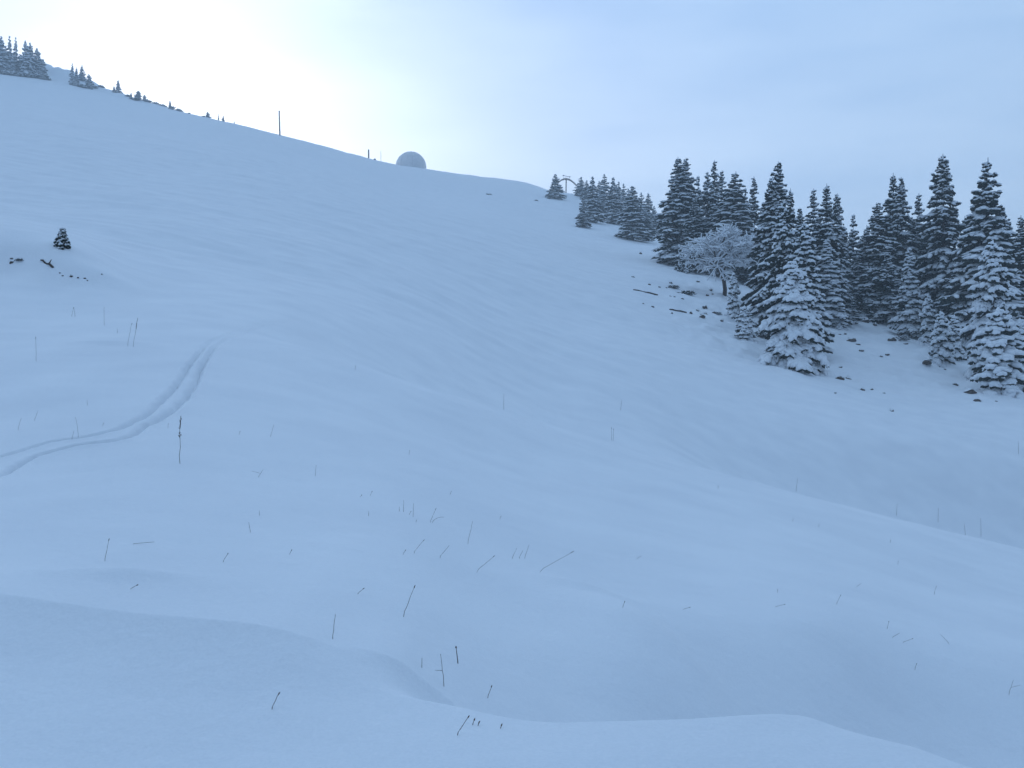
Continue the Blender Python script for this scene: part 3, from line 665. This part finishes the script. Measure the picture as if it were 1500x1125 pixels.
def lift_mast(px, top, Y):
    x, y, z = ground_at(px, Y); s = y / F; hh = (CY - top) / F * y - z
    e = ob('lift_mast', None, loc=(x, y, z)); tag(e, 'misty lift mast with curved canopy and crossbar on the crest', 'lift mast')
    def bar(n, a, b, r, m=M_metal, sides=6): v, f = tube([a, b], r, sides); return ob(n, mesh_np(n, v, [f]), m, e)
    bar('post', (0, 0, -.5), (.15, 0, hh * .80), .30, M_wood, 8)
    bar('crossbar', (-4.0*s, 0, hh * .97), (5.8*s, 0, hh * .90), .12)
    for q in (-3.6, -1.2, 1.5, 5.0): bar('hanger', (q*s, 0, hh * (.945 - q * .006)), (q*s, 0, hh * (.74 + .02 * (q > 4))), .07)
    for q in (-3.8, 5.6): v, f = stamp(BLOB_V, BLOB_F, [(q*s, 0, hh * (.945 - q * .007))], [(.45, 0, 0)], [(0, .3, 0)], [(0, 0, .28)]); ob('pulley', mesh_np('pulley', v, [f]), M_metal, e)
    n = 18; V = []                                                # curved canopy, a shallow arched shell with thickness
    for k in range(n):
        t = k / (n - 1); cx = (-15 + 31 * t) * s; cz = hh * (.40 + .42 * math.sin(math.pi * (.10 + .80 * t)) - .06 * t)
        for yy in (-1.5, 1.5): V += [(cx, yy, cz), (cx, yy, cz + .30)]
    V = np.array(V); Q = []
    for k in range(n - 1):
        a, b = 4*k, 4*k + 4; Q += [(a, b, b+2, a+2), (a+1, a+3, b+3, b+1), (a, a+1, b+1, b), (a+2, b+2, b+3, a+3)]
    Q += [(0, 2, 3, 1), (4*n-4, 4*n-3, 4*n-1, 4*n-2)]; ob('canopy', mesh_np('canopy', V, [np.array(Q)], False), M_wood, e)
lift_mast(829, 256, 290)

# ------------------------------------------------------------------ stones, logs and shrubs
for px, py, w, lab in [
 (714,285,7,'pair of dark lumps alone on the upper slope, left lump'), (718,285,5,'pair of dark lumps alone on the upper slope, right lump'), (549,231.5,5,'small dark lump beside the short crest post')]:
    stone(px, py, w, lab, None, None, 100)
RS_ = 'dark stones in the snow left of the wood'
for px, py, w, lab in [
 (938,372,7,'dark stone highest on the snow left of the wood'),(927,406,6,'dark stone farthest left above the long log'),(951,417,6,'stone between the farthest left stone and the long log'),
 (966,421,5,'left of two small stones above the log'),(976,422,5,'right of two small stones above the log'),(983,415,6,'stone just below the snowy shrub'),(1022,413,9,'wide dark stone left of the broadleaf trunk'),
 (1041,425,7,'dark stone close to the broadleaf trunk'),(1036,433,7,'flat stone below the broadleaf trunk'),(1044,431,5,'small stone next to the flat one below the broadleaf tree'),(1000,438,5,'stone right of the log end'),
 (982,434,4,'left small stone between the two logs'),(988,435,4,'right small stone between the two logs'),(942,445,5,'small stone below the long log'),(956,450,7,'flat stone left of the short log'),
 (1012,459,7,'flat stone right below the short log'),(1022,455,9,'dark stone right of the short log'),(1033,460,9,'dark stone left of the small conical spruce'),(1033,451,9,'snow-capped round stone near the small conical spruce'),
 (1028,465,13,'thin long stone below the short log'),(1047,459,10,'dark stone just left of the conical spruce foot'),(1057,470,7,'dark stone below the conical spruce'),(984,459,5,'small stone just under the short log')]:
    stone(px, py, w, lab, None, RS_, 60)
RB_ = 'dark stones and tufts on the bank below the wood'
for px, py, w, lab in [
 (1226,475,7,'stone beside the tiny white spruce'),(1230,490,5,'left of two small stones above the wide one'),(1238,490,7,'right of two small stones above the wide one'),(1247,499,17,'wide dark stone in the middle of the bank'),(1256,505,8,'flat stone right below the wide dark one'),
 (1267,471,17,'dark stone patch at the foot of the dark trees'),(1281,476,9,'stone right of the dark patch at the trees\' foot'),(1262,514,9,'pale stone below the wide dark one'),(1291,522,8,'left half of the paired stones on the bank'),(1300,520,8,'right half of the paired stones on the bank'),
 (1327,504,8,'stone below the slim young spruce'),(1308,498,14,'snowy stone left of the slim young spruce'),(1320,492,14,'dark stone standing in for the shaded cave under the slim young spruce'),(1357,532,22,'big dark stone below the three small white spruces'),(1378,532,5,'small stone right of the big dark one'),  # third stone here is a dark stand-in for the shade in a cave
 (1384,541,6,'small stone lower right of the big dark one'),(1412,550,6,'small stone on the bare bank'),(1400,564,10,'flat stone left of the undercut bank'),(1419,575,18,'dark stone at the left end of the undercut bank'),
 (1432,588,15,'brown stone lying below the undercut bank'),(1459,588,5,'tiny stone below the undercut bank'),(1231,555,16,'left dark tuft under the snow mound'),(1243,555,13,'right dark tuft under the snow mound'),(1223,576,6,'small stone below the snow mound'),
 (1264,571,10,'flat stone right of the snow mound'),(1277,571,8,'slanted stone right of the flat one'),(1295,576,5,'tiny stone right of the slanted one'),(1305,602,12,'lone dark stone lowest on the snow below the wood'),(1202,537,11,'curved dark stone at the right foot of the laden tree'),
 (1231,538,7,'pale stone above the snow mound'),(1205,526,14,'stone half under the laden tree'),(1448,573,26,'long dark stone of the undercut bank, left'),(1470,575,28,'long dark stone of the undercut bank, middle'),(1492,577,20,'long dark stone of the undercut bank, right edge'),(1095,497,20,'dark stone under the squat snow-buried spruce')]:
    stone(px, py, w, lab, None, RB_, 60, asp=.8)
RL_ = 'dark specks in the hollow at the left'
for px, py, w, lab in [(17,385,8,'flat brown stone left in the hollow'),(18,379,6,'small stone beside the low tuft in the hollow'),(88,400,4,'first speck right of the crooked branch'),(92,404,4,'second speck right of the crooked branch'),(104,405,7,'flat stone in the row of specks'),
 (114,407,5,'dark stone in the middle of the row of specks'),(124,408,4,'speck near the right end of the row'),(128,411,3.5,'last speck of the row in the hollow'),(149,402,3.5,'lone speck right of and above the row')]:
    stone(px, py, w, lab, None, RL_, 24)
def log(p0, p1, rad, label, y0=20, twig=None):
    a = np.array(ground(*p0, y0)); b = np.array(ground(*p1, y0)); mid_ = (a + b) / 2
    e = ob('fallen_log' if twig is None else 'fallen_branch', None, loc=tuple(mid_)); tag(e, label, 'log' if twig is None else 'branch')
    P = np.array([a + (b - a) * t for t in np.linspace(0, 1, 7)]) - mid_; P[:, 2] += rad * .6 + .04 * np.sin(np.arange(7) * 1.9)
    v, f = tube(P, np.linspace(rad * .6, rad, 7), 7); ob('stem', mesh_np('log_stem', v, [f]), M_bark, e)
    if twig is not None: v, f = tube([P[4], P[4] + (b - a) * .12 + [0, 0, twig], P[4] + (b - a) * .2 + [0, 0, twig * 1.5]], [rad * .6, rad * .4, rad * .2], 5); ob('twig', mesh_np('log_twig', v, [f]), M_bark, e)
    else: v, f = tube(P[1:5] + [0, 0, rad * .8], [.02, rad * .55, rad * .6, .02], 6); ob('snow_cap', mesh_np('log_snow', v, [f]), M_tsnow, e)
log((928,425), (963,432.5), .12, 'long thin dark log lying on the snow left of the wood', 60)
log((981,454), (1005,458.5), .13, 'short dark log below the long one, left of the wood', 60)
log((60,382), (78,392), .05, 'crooked dark branch sticking out of the hollow\'s snow', 24, twig=.14)
for px, py, w, kd, tall, lab in [(30,381,16,1,.5,'low dark tuft in the hollow at the far left'),(1000,398,34,0,1.1,'snow-covered shrub at the foot of the tall left spruces'),(1004,430,30,1,.5,'low twiggy brush pile left of the broadleaf tree'),(985,421,22,1,.5,'low twiggy brush right of the two small stones'),
   (785,294,7,1,.6,'faint small shrub left of the lone misty spruce'),(803,291,8,1,.4,'brownish low shrub at the lone misty spruce\'s foot'),(873,322,20,1,.9,'dark shrub in the middle of the misty group'),(1052,460,12,0,.8,'small snowy shrub left of the conical spruce'),(1320,497,26,0,.6,'snowy shrub under the slim young spruce'),(1428,556,22,0,.7,'snowy shrub left of the front bushy spruce'),(945,352,24,0,.7,'snowy shrub right of the broad misty spruce'),(1112,492,26,0,.8,'snowy shrub between squat and laden spruces')]:
    shrub(px, py, w, lab, kd, None, None, tall)
spruce('tiny', 92, 335, 361, None, 17, 'tiny lone spruce sapling on the snow at the left', None, .03, y0=24)

# ------------------------------------------------------------------ dry stalks
def stalk(tip, base, label, head=0, rad=.0017, group='dry stalks poking through the snow', fork=None, bend=.0):
    x, y, z = ground(*base); s = y / F; hx = (tip[0] - base[0]) * s; hz = (base[1] - tip[1]) * s; L = math.hypot(hx, hz)
    g = np.random.default_rng(int(tip[0] * 7 + tip[1])); rad = max(rad, y * .00013); dy = g.normal(0, .12) * L
    t = np.linspace(0, 1, 7); P = np.stack([hx * t + g.normal(0, .006, 7) * L, dy * t ** 2, hz * t + bend * L * np.sin(math.pi * t)], -1); P[0] = (0, 0, -.04)
    e = ob('dry_stalk', None, loc=(x, y, z)); tag(e, label, 'stalk', group)
    b = Bag(); b.add(*tube(P, np.linspace(rad, rad * .65, 7), 5))
    if fork: b.add(*tube([P[3], P[3] + np.array([(fork[0] - base[0]) * s - P[3][0], .01, (base[1] - fork[1]) * s - P[3][2]])], [rad * .8, rad * .5], 4))
    ob('stem', b.mesh('stalk_stem'), M_stalk, e)
    if head:
        C, D, S, U = [], [], [], []
        if head == 1:                                             # single compact seed head
            C.append(P[-1]); q = unit(P[-1] - P[-2]); D.append(q * max(.008, L * .07)); sv = unit(np.cross([0, 1., 0], q)); S.append(sv * rad * 1.7); U.append(np.cross(q, sv) * rad * 1.7)
        else:                                                     # seed pods clustered along the upper part
            for k in range(22):
                f = g.uniform(.42, 1.0) ** .8; c = np.array([np.interp(f, t, P[:, i]) for i in range(3)]) + g.normal(0, .010, 3) * (1.3 - f)
                q = unit(g.normal(0, .5, 3) + [0, 0, 1]); sv = unit(np.cross([0, 1., 0], q)); C.append(c); D.append(q * .012); S.append(sv * .005); U.append(np.cross(q, sv) * .005)
        v, f = stamp(BLOB_V, BLOB_F, C, D, S, U, g, .15); ob('seed_head', mesh_np('seed_head', v, [f]), M_stalk, e)['kind'] = 'stuff'
for tip, base, lab, kw in [
 ((262,609),(264,679),'tall dry seed stalk right of the ski track',dict(head=2,rad=.0035)),
 ((53,495),(53,529),'single stalk at far left above the ski track',dict(head=1)),
 ((107,451),(105,464),'left stem of the short pair below the hollow',dict(head=1)), ((109,451),(110,464),'right stem of the short pair below the hollow',dict(head=1)),
 ((151,449),(153,477),'faint tall stem between the short pair and the dark twin stalks',dict()),
 ((202,466),(195,508),'leaning dark seed stalk, right one of the twin stalks',dict(head=2)), ((190,474),(187,507),'straight dark stem, left one of the twin stalks',dict(head=1)),
 ((172,481),(172,488),'tiny stem left of the twin stalks',dict()), ((128,586),(128,594),'tiny upright stem above the middle of the ski track',dict()),
 ((113,611),(115,640),'tall thin stem just above the ski track',dict()), ((109,630),(105,643),'short leaning stem beside the thin one above the track',dict()),
 ((56,602),(50,616),'slanted stem at left above the ski track',dict()), ((30,612),(26,630),'faint slanted stem at far left above the track',dict()), ((246,621),(246,627),'tiny tip left of the tall seed stalk',dict(head=1)),
 ((152,620),(150,624),'tiny dark tip above the track bend',dict(head=1)), ((351,632),(350,637),'tiny dark tip right of the tall seed stalk',dict(head=1)),
 ((159,791),(153,822),'thin upright stem in the left foreground',dict(head=1)), ((334,811),(326,823),'short leaning stem left of centre',dict(head=1)), ((427,806),(424,812),'tiny leaning tip left of centre',dict(head=1)),
 ((491,900),(487,936),'thin upright stem above the snow drift',dict()), ((407,1018),(397,1039),'dark leaning stem in front of the drift, lowest left',dict(head=1,rad=.0019)),
 ((198,741),(165,739),'twig lying flat on the left foreground snow',dict()), ((228,793),(190,797),'fine twig lying flat below the other one',dict()), ((201,857),(190,863),'brown tip by the small drift hole at left',dict(head=1)),
 ((385,688),(378,699),'small twig cluster right of the tall seed stalk',dict(fork=(368,690))), ((463,681),(462,697),'thin stem above the centre left snow',dict()), ((364,765),(367,780),'faint stem in the left centre snow',dict()), ((380,748),(380,755),'tiny faint stem near the left centre',dict()),
 ((607,860),(590,903),'dark strong leaning stalk in the centre foreground',dict(head=1,rad=.0019)), ((621,791),(605,810),'dark leaning stem above the strong stalk',dict(head=1)), ((658,799),(643,817),'pale leaning stem right of the dark leaning one',dict()),
 ((723,815),(696,838),'slanted stem with a long dark head',dict(head=1)), ((838,810),(787,837),'longest slanted stem right of centre',dict(head=1)), ((692,764),(685,797),'tall thin pale stem at the centre',dict()),
 ((638,746),(630,765),'leaning stem, one of a joined pair at centre',dict(head=1)), ((650,758),(631,766),'bowed stem, one of a joined pair at centre',dict(bend=.15)),
 ((591,733),(591,750),'left upright stem of the small cluster at centre',dict()), ((606,737),(605,757),'right upright stem of the small cluster at centre',dict()), ((602,749),(599,754),'dark tip between the two upright cluster stems',dict(head=1)),
 ((585,742),(585,749),'short stem at the left of the small cluster',dict()), ((611,760),(609,765),'short stem at the right foot of the small cluster',dict()), ((594,806),(590,812),'short dark tip left of the dark leaning stem',dict(head=1)),
 ((533,862),(523,870),'small leaning tip left of the strong stalk',dict(head=1)), ((668,949),(671,972),'stem with thick dark head above the hollow',dict(head=1,rad=.0032)), ((645,959),(651,1006),'forked thin stem on the edge of the hollow',dict(fork=(637,983))),
 ((618,964),(618,978),'faint short stem left of the forked one',dict()), ((720,1006),(714,1022),'leaning stem right of the hollow\'s edge',dict(head=1,rad=.0019)), ((686,1051),(668,1077),'bent stem lowest at the centre',dict(head=1,rad=.0019)),
 ((695,1054),(692,1062),'left of three dark tips beside the lowest stem',dict(head=1,rad=.0019)), ((702,1058),(700,1063),'middle of three dark tips beside the lowest stem',dict(head=1,rad=.0019)), ((735,1062),(733,1067),'right of three dark tips beside the lowest stem',dict(head=1,rad=.0019)),
 ((545,720),(542,726),'dark tip, right one of a pair above centre',dict(head=1)), ((530,725),(527,728),'dark tip, left one of a pair above centre',dict(head=1)), ((540,749),(540,756),'tiny stem under the pair of dark tips',dict()), ((661,720),(659,725),'tiny tip above the small cluster',dict(head=1)),
 ((734,756),(732,761),'tiny dark tip right of the tall pale stem',dict(head=1)), ((757,803),(750,818),'fine grass stem left of the longest slanted stem',dict()), ((775,799),(768,818),'fine grass stem touching the longest slanted stem',dict()), ((766,806),(760,818),'fine short grass stem left of the longest slanted stem',dict()),
 ((915,882),(912,890),'tiny dark tip above the shaded trough',dict(head=1)), ((938,815),(932,819),'tiny slanted tip right of the longest slanted stem',dict(head=1)), ((1010,889),(999,893),'nearly flat dark twig on the right foreground',dict(head=1)),
 ((1149,885),(1134,889),'dark slanted twig on the right foreground',dict(head=1)), ((1139,864),(1139,868),'dark dot just above the dark slanted twig',dict(head=1)), ((1231,872),(1225,885),'leaning thin stem on the right foreground',dict(head=1)), ((1262,854),(1254,860),'faint slanted stem above the leaning one at right',dict()),
 ((1303,911),(1299,921),'dark short leaning stem at right, left of the flat twig',dict(head=1)), ((1337,936),(1321,941),'flat dark twig on the right foreground snow',dict(head=1)), ((1318,927),(1306,934),'fine twig just left of the flat dark one',dict()), ((1342,972),(1340,981),'short stem below the flat dark twig',dict(head=1)),
 ((1371,857),(1368,871),'thin stem at right above the flat twig',dict()), ((1377,929),(1392,944),'drooping fine twig right of the flat one',dict()), ((1485,996),(1477,1018),'leaning stem at the right edge foreground',dict(fork=(1496,1004))),
 ((1168,700),(1166,720),'upright stem on the knoll edge, leftmost of the right ones',dict()), ((1314,738),(1313,755),'upright stem on the knoll edge, second of the right ones',dict()), ((1375,744),(1374,765),'upright stem on the knoll edge, third of the right ones',dict()),
 ((1413,768),(1414,784),'upright stem on the knoll edge, fourth of the right ones',dict()), ((1437,759),(1437,786),'faint stem on the knoll edge, last of the right ones',dict()), ((1492,646),(1492,665),'thin stem on the far slope at the right edge',dict()),
 ((896,627),(896,645),'left stem of the pair on the knoll edge at centre',dict(head=1)), ((899,629),(898,646),'right stem of the pair on the knoll edge at centre',dict(head=1)), ((911,586),(909,601),'faint stem behind the knoll edge at centre',dict()), ((738,577),(738,600),'faint stem on the knoll edge left of the pair',dict()),
 ((1316,822),(1315,827),'tiny dark tip on the right part of the knoll',dict(head=1)), ((1162,760),(1161,764),'tiny tip below the leftmost edge stem',dict(head=1)), ((1052,712),(1052,716),'tiny tip close to the knoll edge right of centre',dict(head=1)),
 ((1305,790),(1304,795),'tiny faint tip right on the knoll',dict()), ((1200,768),(1199,772),'tiny tip right of the leftmost edge stem',dict(head=1)), ((401,622),(396,640),'faint slanted stem right of the track end',dict()), ((600,660),(599,666),'tiny tip in the upper centre snow',dict(head=1)), ((521,536),(520,542),'tiny tip where the knoll edge begins',dict(head=1)),
]:
    stalk(tip, base, lab, **kw)

# ------------------------------------------------------------------ air
def haze():
    x0, x1, y0, y1, z0, z1 = -1100, 1100, -1100, 1100, -40, 190
    v = np.array([(x, y, z) for x in (x0, x1) for y in (y0, y1) for z in (z0, z1)], float)
    f = np.array([(0,1,3,2),(4,6,7,5),(0,4,5,1),(2,3,7,6),(0,2,6,4),(1,5,7,3)])
    m = bpy.data.materials.new('thin_mist'); m.use_nodes = True; t = m.node_tree; t.nodes.clear()
    o = t.nodes.new('ShaderNodeOutputMaterial'); p = t.nodes.new('ShaderNodeVolumePrincipled')
    p.inputs['Color'].default_value = (0.92, 0.95, 0.97, 1); p.inputs['Density'].default_value = 0.00068; p.inputs['Anisotropy'].default_value = 0.15
    t.links.new(p.outputs[0], o.inputs['Volume'])
    h = ob('haze', mesh_np('haze', v, [f], False), m); h['kind'] = 'stuff'; h['label'] = 'thin pale winter mist over the whole slope'
haze()
